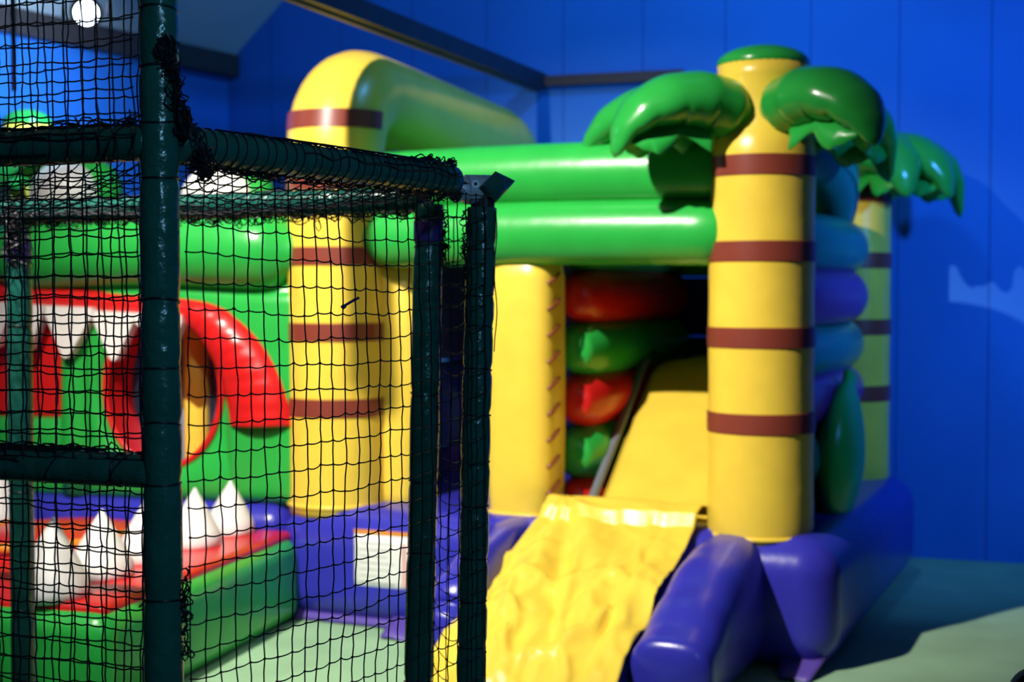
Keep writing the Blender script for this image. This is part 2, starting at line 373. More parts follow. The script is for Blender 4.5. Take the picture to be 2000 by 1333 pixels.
# two stacked green beams across the front
def beam(z, x0, x1, r, y, parent, name='cross_beam', m='green'):
    pts, rr = [], []
    for i in range(41):
        t = i / 40; x = lerp(x0, x1, t); e = min(t, 1 - t)
        q = min(1, e / .10); q = math.sqrt(1 - (1 - q) ** 2) if q < 1 else 1
        q = .50 + .50 * q
        pk = .004 * math.sin(i * 2.6) * (1 - min(1, e / .3))
        pts.append((x, y, z + .012 * math.sin(t * PI))); rr.append((r * q * .95 + pk, r * q + pk))
    return MB().tube(pts, rr, 32, capround=.05).build(name, m, parent)
beam(2.178, -2.02, -.08, .150, -.02, castle); beam(1.905, -1.96, -.09, .152, -.05, castle)
# roof cushion, side beams
MB().rbox(-2.05, -.05, .15, 1.95, 2.02, 2.2, .08, 4).build('roof_cushion', 'green', castle)
# side walls of stacked horizontal tubes, along y
def sidetube(x, z, y0, y1, r, m, bow=0.0, name='wall_tube'):
    pts, rr = [], []
    for i in range(21):
        t = i / 20; e = min(t, 1 - t); q = min(1, e / .12); q = .72 + .28 * math.sqrt(max(0, 1 - (1 - q) ** 2))
        pts.append((x + bow * math.sin(t * PI), lerp(y0, y1, t), z)); rr.append((r * .95 * q, r * q))
    return MB().tube(pts, rr, 26, capround=.05).build(name, m, castle)
lev = [(.835, 'green'), (1.10, 'red'), (1.35, 'green'), (1.615, 'red'), (1.875, 'green')]
for z, m in lev:
    sidetube(-.99, z, .26, 1.9, .145, m)                               # divider beside the slide
    sidetube(.02, z, .22, 1.85, .145, {'green': 'teal', 'red': 'purple'}[m], .10 if z > 1.5 else .03)      # right outer wall
sidetube(-.99, .60, .26, 1.9, .13, 'red'); sidetube(.02, .60, .22, 1.85, .13, 'purple')
for z0, z1, m in ((1.24, 2.02, 'greyvinyl'), (.74, 1.23, 'greyblue'), (.52, .73, 'violet')):
    MB().rbox(lx - .06, lx + .06, .24, 1.68, z0, z1, .045, 4).build('left_panel', m, castle)
# upper bulging side cushion of the right wall
g = []
b = MB(); pts, rr = [], []
for i in range(25):
    t = i / 24; pts.append((.02 + .08 * math.sin(t * PI), .30 + 1.2 * t, 2.02 + .32 * math.cos(t * 1.75 - .25) - .04)); rr.append((.10 + .05 * math.sin(t * PI), .14 * (.55 + .45 * math.sin(min(1, t * 1.6 + .2) * PI * .5))))
b.tube(pts, rr, 26, capround=.07); b.build('side_arch_cushion', 'teal', castle)
for q in (-.04, .05):
    b = MB(); b.tube([(p[0] + r_[0] * .97, p[1], p[2] + q * .9) for p, r_ in zip(pts, rr)], .008, 8); b.build('seam_piping', 'teal', castle)
# leaf shaped fin cushion at the outside
b = MB(); pts, rr = [], []
for i in range(25):
    t = i / 24; z = BZ - .05 + .69 * t; wv = math.sin(min(1, t * .95 + .12) * PI * .93) ** .8 
    pts.append((.205 + .02 * t, .62 + .34 * t, z)); rr.append((.11 * max(.03, wv) , .30 * max(.02, wv)))
b.tube(pts, rr, 30, up=(0, 1, 0)); b.build('leaf_fin', 'green', castle)
# back wall panels
for x0, x1, z0, z1, m in ((-2.1, -1.0, 1.28, 2.05, 'greyvinyl'), (-2.1, -1.0, .80, 1.27, 'greyblue'), (-2.1, -1.0, .5, .79, 'violet'),
                          (-.98, -.1, 1.38, 1.72, 'blue'), (-.98, -.1, .5, 1.37, 'navy'), (-.98, -.1, 1.73, 2.05, 'green')):
    MB().rbox(x0, x1, 1.78, 1.98, z0, z1, .06, 4).build('back_panel', m, castle)
# slide
b = MB(); sl = [(.0, BZ - .02), (.12, BZ + .03), (.92, 1.225), (1.02, 1.262), (1.14, 1.27), (1.75, 1.27)]
prof = sl + [(1.75, .62), (.0, .50)]
n = len(prof); g = []
X0, X1 = -.82, -.22
for j in range(17):
    row = []
    for i in range(41):
        t = i / 40 * (len(sl) - 1); k_ = min(int(t), len(sl) - 2); q = t - k_
        y, z = lerp(sl[k_][0], sl[k_ + 1][0], q), lerp(sl[k_][1], sl[k_ + 1][1], q)
        u = j / 16; ed = math.sin(u * PI) ** .35 if 0 < u < 1 else 0
        row.append(Vector((lerp(X0, X1, u), y, z - .05 * (1 - ed) + .010 * noise.noise((u * 3, y * 4, 1)))))
    g.append(row)
sd_ = MB().sheet(g, .03).build('slide', 'yellow', castle)
b = MB(); b.tube([(X0 - .035, .02, BZ), (X0 - .035, .12, BZ + .05), (X0 - .035, .92, 1.25), (X0 - .035, 1.1, 1.3)], .022, 12); b.build('edge_tube', 'groove', sd_)
b = MB(); b.box(X0 + .02, X1 - .02, .35, 1.75, .5, .72); b.build('slide_core', 'yellow', sd_, smooth=False)
# entrance ramp bolsters
def bolster(xc, y1, hw):
    pts, rr = [], []
    tab_ = [(-.10, .57), (-.35, .57), (-.55, .535), (-.80, .44), (y1 + .10, .34), (y1, .31)]
    for i in range(25):
        t = i / 24; y = lerp(-.10, y1, t)
        zt = interp([(-a, z) for a, z in tab_], -y)
        pts.append((xc, y, zt / 2 + .004)); rr.append((hw, zt / 2))
    return MB().tube(pts, rr, 32, pw=3.0, capround=.05).build('ramp_bolster', 'blue', castle)
bolster(-.075, -1.10, .165); bolster(-1.115, -.98, .11)
# ramp core below the sheet
b = MB(); b.prism([(-.18 if False else -.15, BZ - .02), (-.15, .02), (-1.30, .02), (-1.2, .10), (-.95, .22), (-.4, .44)], 0, 1)
vs = [(lerp(-.98, -.26, y), x, z) for x, y, z in b.v]; b.v = vs
b.build('ramp_core', 'blue', castle, smooth=False)
# yellow cover sheet with folds
prf = [(.06, BZ + .02), (-.02, BZ + .075), (-.10, BZ + .085), (-.17, BZ + .06), (-.21, BZ - .005), (-.30, .535), (-.50, .455), (-.75, .355), (-1.0, .255), (-1.2, .165), (-1.36, .07), (-1.46, .012)]
g = []
NJ, NI = 60, 110
for j in range(NJ + 1):
    u = j / NJ; row = []
    for i in range(NI + 1):
        t = i / NI * (len(prf) - 1); k_ = min(int(t), len(prf) - 2); q = t - k_
        y, z = lerp(prf[k_][0], prf[k_ + 1][0], q), lerp(prf[k_][1], prf[k_ + 1][1], q)
        x = lerp(-.985 - .045 * max(0.0, min(1.0, (-y - .15) / .5)), -.245, u)
        dn = max(0.0, min(1.0, (-y - .02) / .3)); nf = max(0.0, min(1.0, (-y - .2) / .5)) * max(.25, min(1, (1.45 + y) / .35))
        # folds fan out from the upper left corner plus cross wrinkles
        dx, dy = u - .12, (-y - .12); ang = math.atan2(dx, dy + .05); rad_ = math.hypot(dx, dy)
        f = .036 * math.sin(ang * 9 + 1.2 * noise.noise((x * 3, y * 3, 3))) * math.exp(-(rad_ - .35) ** 2 * 5) * (1 if u < .75 else .4)
        f += .065 * (abs(noise.noise((x * 4.2 + y * 1.5, y * 2.2, 5.0))) - .2) * dn
        f += .022 * noise.noise((x * 9, y * 6, 9.1)) * dn + .005 * math.sin(x * 70 + 6 * noise.noise((x * 2, y * 2, 0))) * math.exp(-((-y - .35) / .12) ** 2) * (1 if u < .35 else .2)
        rg_ = 1 - abs(noise.noise((x * 4.6 + y * 2.4, y * 3.1 - x * 1.6, 21.0))) * 1.6
        f += .055 * max(0, rg_) ** 5 * dn * (1.0 if u < .8 else .35)
        rg_ = 1 - abs(noise.noise((x * 8.0 - y * 3.0, y * 4.5 + x * 3, 33.0))) * 1.6
        f += .022 * max(0, rg_) ** 4 * dn
        f += .012 * math.exp(-((u - .86) / .03) ** 2) * dn
        sag = -.03 * math.sin(u * PI) * max(0, min(1, (-y - .25) / .3))
        x2 = x - .03 * max(0, min(1, (-y - .5))) * (1 - u) + .01 * noise.noise((y * 5, u, 2)) * (1 if u in (0, 1) else .3)
        row.append(Vector((x2, y, max(.012, z + f * max(.3, nf) + sag * .5 + .012))))
    g.append(row)
MB().sheet(g, .006).build('ramp_cover', 'yellow', castle, label='creased yellow cover sheet over the entrance ramp')
# warning notice on the base front
b = MB().sheet([[Vector((-1.93 + .34 * i / 8, -.283 + .012 * (q < .1), .06 + .11 + .30 * q)) for q in (0, .25, .5, .75, 1)] for i in range(9)], .005)
nt_ = b.build('warning_notice', 'paper', castle, label='white printed notice sheet with orange top edge')
MB().box(-1.93, -1.59, -.290, -.284, .468, .486).build('notice_header', 'orange', nt_, smooth=False)
for i in range(7):
    MB().box(-1.90, -1.90 + .19 - .02 * (i % 3), -.2872, -.2862, .42 - i * .032, .425 - i * .032).build('print_line', 'ink', nt_, smooth=False)
MB().box(-1.67, -1.645, -.2872, -.2862, .22, .43).build('print_block', 'pink', nt_, smooth=False)

# ------------------------------------------------------------------ crocodile inflatable
CR = R(-15)
croc = empty('crocodile_inflatable', (-1.04, 7.10, 0), CR, 'green inflatable crocodile mouth with white teeth and tunnel hole', 'inflatable')
XL = -1.90
cb = MB().rbox(XL, -.10, -.02, .45, 0, .56, .12, 5).build('base_cushion', 'blue', croc)
# mouth wall with tunnel hole: grid of quads around an elliptical hole
def holed_wall(name, m, x0, x1, z0, z1, y0, y1, hx, hz, a, bb_, parent):
    n = 64; mbb = MB(); inner, outer = [], []
    for i in range(n):
        t = 2 * PI * i / n; cx, cz = math.cos(t), math.sin(t)
        inner.append((hx + a * cx, hz + bb_ * cz))
        s_ = min((x1 - hx) / cx if cx > 1e-6 else 1e9, (x0 - hx) / cx if cx < -1e-6 else 1e9, (z1 - hz) / cz if cz > 1e-6 else 1e9, (z0 - hz) / cz if cz < -1e-6 else 1e9)
        outer.append((hx + s_ * cx, hz + s_ * cz))
    for px, pz in ((x0, z0), (x0, z1), (x1, z0), (x1, z1)):
        j = min(range(n), key=lambda i: (outer[i][0] - px) ** 2 + (outer[i][1] - pz) ** 2); outer[j] = (px, pz)
    vs = [];K = 7
    for k_ in range(K):                    # bulged front
        q = k_ / (K - 1)
        for i in range(n):
            x, z = lerp(inner[i][0], outer[i][0], q), lerp(inner[i][1], outer[i][1], q)
            vs.append((x, y0 - .07 * math.sin(q * PI) ** .6 - .0, z))
    fs = [(k_ * n + i, k_ * n + (i + 1) % n, (k_ + 1) * n + (i + 1) % n, (k_ + 1) * n + i) for k_ in range(K - 1) for i in range(n)]
    o = len(vs); vs += [(x, y1, z) for x, z in inner] + [(x, y1, z) for x, z in outer]
    for i in range(n):
        j = (i + 1) % n
        fs += [(i, j, o + j, o + i), ((K - 1) * n + i, o + n + i, o + n + j, (K - 1) * n + j), (o + i, o + j, o + n + j, o + n + i)]
    mbb.add(vs, fs); return mbb.build(name, m, parent, angle=60)
HX, HZ = -.83, 1.13
mw = holed_wall('mouth_wall', 'green', -1.28, -.02, .54, 1.70, .10, .30, HX, HZ, .335, .41, croc)
b = MB(); b.tube([(HX + .335 * math.cos(t), .085, HZ + .41 * math.sin(t)) for t in [2 * PI * i / 48 for i in range(48)]], .018, 12, up=(0, 1, 0), closed=True); b.build('hole_rim', 'red', mw)
# tunnel sleeve and what shows inside it
b = MB(); vs, fs = [], []
for i in range(48):
    t = 2 * PI * i / 48
    for y in (.10, .34):
        vs.append((HX + .325 * math.cos(t), y, HZ + .40 * math.sin(t)))
    for y in (.34, .10):
        vs.append((HX + .345 * math.cos(t), y, HZ + .42 * math.sin(t)))
for i in range(48):
    j = (i + 1) % 48
    for q in range(4): fs.append((4 * i + q, 4 * j + q, 4 * j + (q + 1) % 4, 4 * i + (q + 1) % 4))
b.add(vs, fs); b.build('tunnel_sleeve', 'red', mw, angle=50)
MB().rbox(HX - .95, HX + .60, .50, .58, .58, 1.64, .04, 3).build('tunnel_back_panel', 'greyblue', mw)
MB().lathe([(.06, .62), (.07, .7), (.07, 1.5), (.05, 1.58)], (HX + .02, .42), 24).build('tunnel_column', 'yellow', mw)
# left part of the mouth: red panel, green column
MB().rbox(XL, -1.44, .10, .30, .95, 1.66, .05, 4).build('mouth_panel', 'red', croc)
MB().rbox(XL, -1.26, .06, .30, .54, .97, .08, 5).build('mouth_panel', 'green', croc)
MB().tube([(-1.345, .12, z) for z in (.56, .8, 1.1, 1.4, 1.64)], [(.09, .09), (.095, .095), (.09, .09), (.085, .085), (.08, .08)], 20, up=(0, 1, 0)).build('mouth_column', 'green', croc)
# red lip: crescent from the right cheek over the top
outer = [(-.055, .965), (-.075, 1.08), (-.125, 1.22), (-.20, 1.35), (-.30, 1.46), (-.42, 1.545), (-.56, 1.595), (-.75, 1.615), (-1.0, 1.63), (-1.3, 1.655), (-1.6, 1.68), (XL, 1.70)]
inner = [(-.435, .955), (-.445, 1.05), (-.475, 1.16), (-.515, 1.26), (-.565, 1.35), (-.62, 1.42), (-.70, 1.475), (-.84, 1.50), (-1.05, 1.51), (-1.32, 1.53), (-1.6, 1.56), (XL, 1.58)]
def resample(pl, n):
    out = []
    for i in range(n):
        t = i / (n - 1) * (len(pl) - 1); k_ = min(int(t), len(pl) - 2); q = t - k_
        p0, p1, p2, p3 = pl[max(k_ - 1, 0)], pl[k_], pl[k_ + 1], pl[min(k_ + 2, len(pl) - 1)]
        out.append(tuple(.5 * (2 * p1[d] + (p2[d] - p0[d]) * q + (2 * p0[d] - 5 * p1[d] + 4 * p2[d] - p3[d]) * q * q + (3 * p1[d] - p0[d] - 3 * p2[d] + p3[d]) * q ** 3) for d in (0, 1)))
    return out
O2, I2 = resample(outer, 60), resample(inner, 60); vs, fs = [], []
NR = 12
for i in range(60):
    for j in range(NR + 1):
        u = j / NR; x, z = lerp(O2[i][0], I2[i][0], u), lerp(O2[i][1], I2[i][1], u)
        w_ = math.hypot(O2[i][0] - I2[i][0], O2[i][1] - I2[i][1])
        vs.append((x, .05 - min(.10, w_ * .34) * math.sin(u * PI) ** .6 + .004 * math.sin(i * 1.9) * math.sin(u * PI), z))
    vs.append((I2[i][0], .14, I2[i][1])); vs.append((O2[i][0], .14, O2[i][1]))
T = NR + 3
for i in range(59):
    for j in range(T): fs.append((i * T + j, i * T + (j + 1) % T, (i + 1) * T + (j + 1) % T, (i + 1) * T + j))
fs += [tuple(range(T))[::-1], tuple(59 * T + j for j in range(T))]
b = MB(); b.add(vs, fs); lip = b.build('red_lip', 'red', croc)
# flat upper teeth
def ftooth(x0, x1, xt, zt, ztip):
    b = MB(); pts = [(x0, zt), (x1, zt - .01), (x1 + .0, zt - .05), (xt + .02, ztip + .012), (xt, ztip), (xt - .02, ztip + .012), (x0, zt - .05)]
    b.prism(pts, -.03, .035); o = b.build('upper_tooth', 'white', croc, smooth=False)
    return o
for a in ((-1.63, -1.46, -1.56, 1.575, 1.33), (-1.445, -1.17, -1.33, 1.565, 1.29), (-1.165, -.93, -1.05, 1.54, 1.28), (-.925, -.66, -.73, 1.53, 1.35), (-1.86, -1.65, -1.76, 1.59, 1.34)): ftooth(*a)
# upper snout: big green tube above the lip, cheek at the right
pts, rr = [], []
for i in range(31):
    t = i / 30; x = lerp(-.10, XL + .12, t); e = min(t, 1 - t); q = min(1, e / .12); q = .6 + .4 * math.sqrt(max(0, 1 - (1 - q) ** 2))
    pts.append((x, .10, 1.845 + .03 * math.sin(t * PI))); rr.append((.23 * q, .215 * q))
MB().tube(pts, rr, 32, capround=.10).build('snout', 'green', croc)
MB().rbox(-.47, -.01, .02, .28, .55, 1.66, .09, 5).build('cheek', 'green', croc)
# eyes with green lids
for ex, ez in ((-1.42, 2.16), (-.53, 2.12)):
    pr_ = []
    for i in range(17):
        a = -PI / 2 + PI * i / 16; pr_.append((max(.002, .20 * math.cos(a)), ez + .175 * math.sin(a)))
    e_ = MB().lathe(pr_, (ex, .14), 32, ay=.8).build('eye', 'white', croc)
    pr_ = []
    for i in range(14):
        a = -.25 + (PI / 2 + .25) * i / 13; pr_.append((max(.002, .215 * math.cos(a)), ez + .02 + .19 * math.sin(a)))
    MB().lathe(pr_, (ex + .05, .235), 32, ay=.75).build('eyelid', 'green', e_)
# lower jaw
b = MB(); pts, rr = [], []
jw = MB().rbox(XL + .05, .0, -1.86, -.03, 0.0, .42, .09, 5).build('lower_jaw', 'green', croc)
MB().rbox(XL + .13, -.045, -1.80, -.04, .35, .445, .03, 3).build('jaw_top', 'red', jw)
b = MB()
prs = []
for i in range(12):
    a = i / 11 * PI / 2; prs.append((.50 * math.cos(a) + .002, .43 + .10 * math.sin(a)))
MB().lathe([(.50, .42)] + prs, (-1.0, -.62), 40, ay=1.05).build('tongue', 'red', jw)
b = MB(); b.tube([(-1.0 + .36 * math.cos(t), -.62 + .50 * math.sin(t), .50 - .002) for t in [PI * .9 + PI * 1.1 * i / 24 for i in range(25)]], .022, 10); b.build('tongue_trim', 'orange', jw)
def cone(x, y, r, hgt):
    prf_ = [(r * .90, .435), (r, .455), (r * .99, .475)]
    for i in range(1, 12):
        q = i / 11; prf_.append((max(.004, r * (1 - q) ** .93 * .97 + .012 * (1 - q)), .475 + hgt * q - .02 * q * q))
    MB().lathe(prf_, (x, y), 28, lean=(.02, .03)).build('lower_tooth', 'white', jw)
tw = []
inv = Matrix.Rotation(-CR, 3, 'Z')
for (X, Y, r_, h_) in ((-1.43, 7.00, .125, .25), (-1.53, 6.66, .13, .26), (-1.66, 6.29, .135, .27), (-1.76, 5.94, .14, .27), (-1.84, 5.55, .15, .30)):
    p = inv @ Vector((X + 1.07, Y - 7.10, 0)); cone(p.x, min(-.16, p.y), r_, h_)
for y in (-.25, -.75): cone(XL + .32, y, .13, .27)
# palm at the crocodile's far end
palm(croc, (-1.80, .36), .16, [(200, .5, .16), (350, .55, .18), (280, .5, .18), (60, .4, .16)], .54, z_top=2.56, zs=(1.06, 1.437, 1.815), leafk=.8)

# ------------------------------------------------------------------ play frame with nets
frame = empty('play_frame', (0, 0, 0), 0, 'dark green padded tube frame hung with black climbing net', 'play frame')
A = Vector((-.721, 2.92, 0)); Cc = Vector((-.084, 3.90, 0)); B = Vector((-.238, 4.12, 0)); D = Vector((-1.655, 4.78, 0))
LD = Vector((-.935, .355, 0)).normalized(); ZT = 1.945; ZR = 1.905
def padded(name, p0, p1, r, ties, seg=.02, pinch=.004):
    p0, p1 = Vector(p0), Vector(p1); L = (p1 - p0).length; n = int(L / seg); pts, rr = [], []
    for i in range(n + 1):
        s_ = L * i / n; d_ = min([abs(s_ - t) for t in ties] + [9])
        q = r - pinch * math.exp(-(d_ / .012) ** 2) + .0013 * noise.noise((s_ * 9, r * 100, p0.x * 7))
        p = p0.lerp(p1, i / n) + Vector((noise.noise((s_ * 1.3, p0.x * 9, 1)), noise.noise((s_ * 1.3, p0.y * 9, 5)), 0)) * .004
        pts.append(p); rr.append((q, q * (1 + .02 * noise.noise((s_ * 6, 3, p0.x)))))
    o = MB().tube(pts, rr, 20, capround=.004).build(name, 'pad', frame)
    t = (p1 - p0).normalized(); u = Vector((0, 0, 1)) if abs(t.z) < .9 else Vector((1, 0, 0)); sd = t.cross(u).normalized(); uu = sd.cross(t)
    for tt in ties:
        c = p0 + t * tt; tl = random.uniform(-.25, .25)
        b = MB(); b.tube([c + (sd * math.cos(a) + uu * math.sin(a)) * (r - pinch + .0022) + t * tl * r * math.cos(a) for a in [2 * PI * i / 24 for i in range(24)]], (.0024), 6, up=t, closed=True)
        if random.random() < .45:
            ta = random.uniform(0, 2 * PI); e = c + (sd * math.cos(ta) + uu * math.sin(ta)) * r
            b.tube([e, e + (sd * math.cos(ta) + uu * math.sin(ta)) * .012 + t * random.uniform(-.012, .012)], .0022, 5)
        b.build('cable_tie', 'tie', o)
    return o
zpx = lambda y, Y: 1.64 + math.tan(math.atan((667 - y) / 2778) - R(2)) * Y
postA = padded('post', A, A + Vector((0, 0, 2.62)), .0398, [zpx(y, 2.88) for y in (1180, 950, 835, 722, 590, 345, 232, 128, 14)] + [.2, .5])
postC = padded('post', Cc + Vector((-.042, 0, 0)), Cc + Vector((0, 0, 1.868)), .0405, [zpx(y, 3.86) for y in (1272, 1180, 1098, 992, 905, 814, 725, 643, 575, 482)] + [.12, .35, .55], pinch=.005)
postB = padded('post', B + Vector((-.05, 0, 0)), B + Vector((0, 0, 1.89)), .0425, [zpx(y, 4.08) for y in (1088, 942, 770, 484)] + [.2, .5])
postD = padded('post', D, D + Vector((0, 0, 1.88)), .041, [zpx(y, 4.74) for y in (1200, 960, 640)] + [.3])
b = MB(); c_ = B + Vector((-.05 * .06, 0, zpx(452, 4.08)))
b.lathe([(.0430, c_.z - .03), (.0436, c_.z - .028), (.0436, c_.z + .028), (.0430, c_.z + .03)], (c_.x, c_.y), 24); b.build('tape_band', 'violettie', postB)
c_ = D + Vector((0, 0, zpx(490, 4.74)))
b = MB(); b.lathe([(.0416, c_.z - .035), (.0425, c_.z - .033), (.0425, c_.z + .033), (.0416, c_.z + .035)], (c_.x, c_.y), 24); b.build('tape_band', 'violettie', postD)
zt = Vector((0, 0, ZT)); zl = Vector((0, 0, 1.268))
rdir = (Cc - A).normalized(); RL = (Cc - A).length
railR = padded('rail', A + zt + rdir * .035, Cc + zt - rdir * .14 + Vector((0, 0, -.012)), .0395, [])
railL = padded('rail', A + zt + LD * .02, A + zt + LD * 1.5, .0375, [.10, .42])
railW = padded('rail', A + zl + LD * .02, A + zl + LD * 1.5, .0365, [.08])
zr = Vector((0, 0, ZR)); bdir = (B - D).normalized()
railB = padded('rail', D + zr - bdir * .8, B + zr - bdir * .02, .037, [.5])
padded('rail', A + Vector((0, 0, .10)) + rdir * .04, Cc + Vector((-.04, 0, .10)) - rdir * .04, .038, [.3, .8])
padded('rail', A + Vector((0, 0, .10)) + LD * .04, A + Vector((0, 0, .10)) + LD * 1.5, .038, [.3, .8])

# ---- net builder: regular knotted mesh with slack
def strand(mb, pts, r):
    k_ = len(pts); vs, fs = [], []
    for i in range(k_):
        t = (pts[min(i + 1, k_ - 1)] - pts[max(i - 1, 0)]); t.normalize()
        u = Vector((0, 0, 1)) if abs(t.z) < .8 else Vector((0, 1, 0)); sd = t.cross(u).normalized(); uu = sd.cross(t)
        for sx, sy in ((1, 0), (0, 1), (-1, 0), (0, -1)): vs.append(pts[i] + sd * sx * r + uu * sy * r)
    for i in range(k_ - 1):
        for j in range(4): a, c = i * 4 + j, i * 4 + (j + 1) % 4; fs.append((a, c, c + 4, a + 4))
    mb.add(vs, fs)
def knot(mb, p, r):
    vs = [p + Vector(d) * r * random.uniform(.75, 1.2) for d in ((1, 0, 0), (-1, 0, 0), (0, 1, 0), (0, -1, 0), (0, 0, 1), (0, 0, -1))]
    mb.add(vs, [(0, 2, 4), (2, 1, 4), (1, 3, 4), (3, 0, 4), (2, 0, 5), (1, 2, 5), (3, 1, 5), (0, 3, 5)])
def net(P, nu, nv, r=.0016, jit=.004, sag=.006, sagdir=Vector((0, 0, -1)), rk=.0042, seed=1, name='net', skip=None):
    rnd = random.Random(seed); K = {}
    for i in range(nu + 1):
        for j in range(nv + 1):
            u, v = i / nu, j / nv; p = P(u, v)
            jx = jit * (noise.noise((i * .45, j * .33, seed)) * 1.4 + rnd.uniform(-.45, .45))
            jz = jit * (noise.noise((i * .37, j * .45, seed + 9)) * 1.6 + rnd.uniform(-.4, .4))
            du = (P(min(1, u + .01), v) - P(max(0, u - .01), v)).normalized(); dv = (P(u, min(1, v + .01)) - P(u, max(0, v - .01))).normalized()
            K[i, j] = p + du * jx + dv * jz
    mb = MB()
    for i in range(nu + 1):
        pts = []
        for j in range(nv + 1):
            pts.append(K[i, j])
            if j < nv:
                m = (K[i, j] + K[i, j + 1]) / 2; pts.append(m + Vector((rnd.uniform(-1, 1), rnd.uniform(-1, 1), 0)) * .0022)
        strand(mb, pts, r)
    for j in range(nv + 1):
        pts = []
        for i in range(nu + 1):
            pts.append(K[i, j])
            if i < nu:
                a, c = K[i, j], K[i + 1, j]; s_ = sag * rnd.uniform(.3, 1.2)
                for q in (.25, .5, .75): pts.append(a.lerp(c, q) + sagdir * s_ * math.sin(q * PI))
        strand(mb, pts, r)
    for p in K.values(): knot(mb, p, rk)
    return mb.build(name, 'net', frame, smooth=False, kind='stuff'), K
nrm = Vector((rdir.y, -rdir.x, 0))     # towards the viewer side of the right panel
RW = RL
def P_right(u, v):
    p = A + rdir * (.04 + (RW - .075) * u) + nrm * (.036 + .02 * math.sin(u * PI) * math.sin(min(1, v * 1.5) * PI)); z = lerp(1.90, .06, v)
    return p + Vector((0, 0, z - .018 * math.sin(u * PI) * (1 - v)))
net(P_right, 25, 31, jit=.0055, sag=.0045, seed=3)
ln_ = Vector((LD.y, -LD.x, 0)); ln_ = ln_ if ln_.y < 0 else -ln_
def P_left(u, v): return A + LD * (.03 + 1.45 * u) + ln_ * (.038 + .012 * math.sin(v * 9 + u * 5)) + Vector((0, 0, lerp(2.62, .06, v)))
net(P_left, 34, 54, r=.0018, jit=.0055, sag=.003, seed=5)
def P_side(u, v): return A + LD * (.10 + 1.5 * u) + Vector((.02 * math.sin(u * 7), .42, lerp(2.63, .06, v)))
net(P_side, 34, 54, r=.0019, jit=.006, sag=.004, seed=8)
def P_roof(u, v):       # roof net between the front rails and the rear rail
    a = (A + rdir * (.02 + (RW - .05) * u)); c = D.lerp(B, u)
    p = a.lerp(c, v); return Vector((p.x, p.y, ZT - .012 - .045 * math.sin(v * PI) * math.sin(min(1, u + .1) * PI) - .04 * v))
net(P_roof, 22, 15, r=.0017, jit=.006, sag=.006, seed=12)
def P_roof2(u, v):
    a = A + LD * (1.45 * u); c = D - bdir * (.8 * u)
    p = a.lerp(c, v); return Vector((p.x, p.y, ZT - .012 - .04 * math.sin(v * PI) - .04 * v))
net(P_roof2, 26, 15, r=.0017, jit=.006, sag=.006, seed=15)
# loose net between posts B and C
def P_gap(u, v): 
    p = (B + Vector((.035, -.02, 0))).lerp(Cc + Vector((-.035, -.02, 0)), u); z = lerp(1.87, .06, v)
    return Vector((p.x - .02 * (1.9 - z) , p.y, z - .02 * math.sin(u * PI)))
net(P_gap, 2, 29, r=.0016, jit=.006, sag=.012, seed=21)
# lashing: cord wound round the rails, and tangled bundles
def lashing(p0, p1, r, pitch, seed, extra=10):
    rnd = random.Random(seed); p0, p1 = Vector(p0), Vector(p1); t = (p1 - p0).normalized(); L = (p1 - p0).length
    sd = t.cross(Vector((0, 0, 1))).normalized(); uu = sd.cross(t); mb = MB(); pts = []
    N = int(L / pitch * 16)
    for i in range(N + 1):
        a = i / 16 * 2 * PI; s_ = i / 16 * pitch + pitch * .35 * noise.noise((i * .06, seed, 0))
        pts.append(p0 + t * min(s_, L) + (sd * math.cos(a) + uu * math.sin(a)) * (r + .0012))
    strand(mb, pts, .0018)
    for e in range(extra):     # cords running along the rail
        a0 = rnd.uniform(.2, PI - .2) if e % 3 else rnd.uniform(-.5, PI + .5); s0 = rnd.uniform(0, L * .8); s1 = min(L, s0 + rnd.uniform(.15, .5)); pts = []
        for i in range(15):
            q = i / 14; a = a0 + .35 * noise.noise((q * 4, e, seed)); pts.append(p0 + t * lerp(s0, s1, q) + (sd * math.cos(a) + uu * math.sin(a)) * (r + .003 + .002 * abs(noise.noise((q * 9, e, 4)))))
        strand(mb, pts, .0019)
    return mb
lashing(A + zt + rdir * .03, Cc + zt - rdir * .15 + Vector((0, 0, -.01)), .0405, .031, 2, 26).build('net_lashing', 'net', railR, smooth=False, kind='stuff')
lashing(A + zt + LD * .03, A + zt + LD * 1.45, .0385, .12, 4, 34).build('net_lashing', 'net', railL, smooth=False, kind='stuff')
lashing(A + zl + LD * .03, A + zl + LD * 1.45, .0375, .15, 6, 18).build('net_lashing', 'net', railW, smooth=False, kind='stuff')
lashing(D + zr - bdir * .75, B + zr, .0380, .03, 9, 30).build('net_lashing', 'net', railB, smooth=False, kind='stuff')
def tangle(parent, c0, c1, rad, n, seed, ln=.12, r=.0019, wild=.5):
    rnd = random.Random(seed); mb = MB(); c0, c1 = Vector(c0), Vector(c1)
    for e in range(n):
        q = rnd.random(); p = c0.lerp(c1, q) + Vector((rnd.gauss(0, 1), rnd.gauss(0, 1), rnd.gauss(0, 1))) * rad * .5
        d = (c1 - c0).normalized() * rnd.choice((-1, 1)) + Vector((rnd.gauss(0, .6), rnd.gauss(0, .6), rnd.gauss(0, .6))); d.normalize(); pts = [p]
        for i in range(9):
            ctr = c0.lerp(c1, max(0, min(1, (p - c0).dot(c1 - c0) / (c1 - c0).length_squared)))
            d = (d + Vector((rnd.gauss(0, wild), rnd.gauss(0, wild), rnd.gauss(0, wild))) + (ctr - p) * (.9 / max(rad, .01)) * .5).normalized()
            p = p + d * ln / 9; pts.append(p)
        strand(mb, pts, r)
    return mb.build('net_bundle', 'net', parent, smooth=False, kind='stuff')
tangle(postA, A + Vector((.026, -.038, 2.13)), A + Vector((.050, -.010, 1.98)), .010, 60, 31, .16, wild=.2)
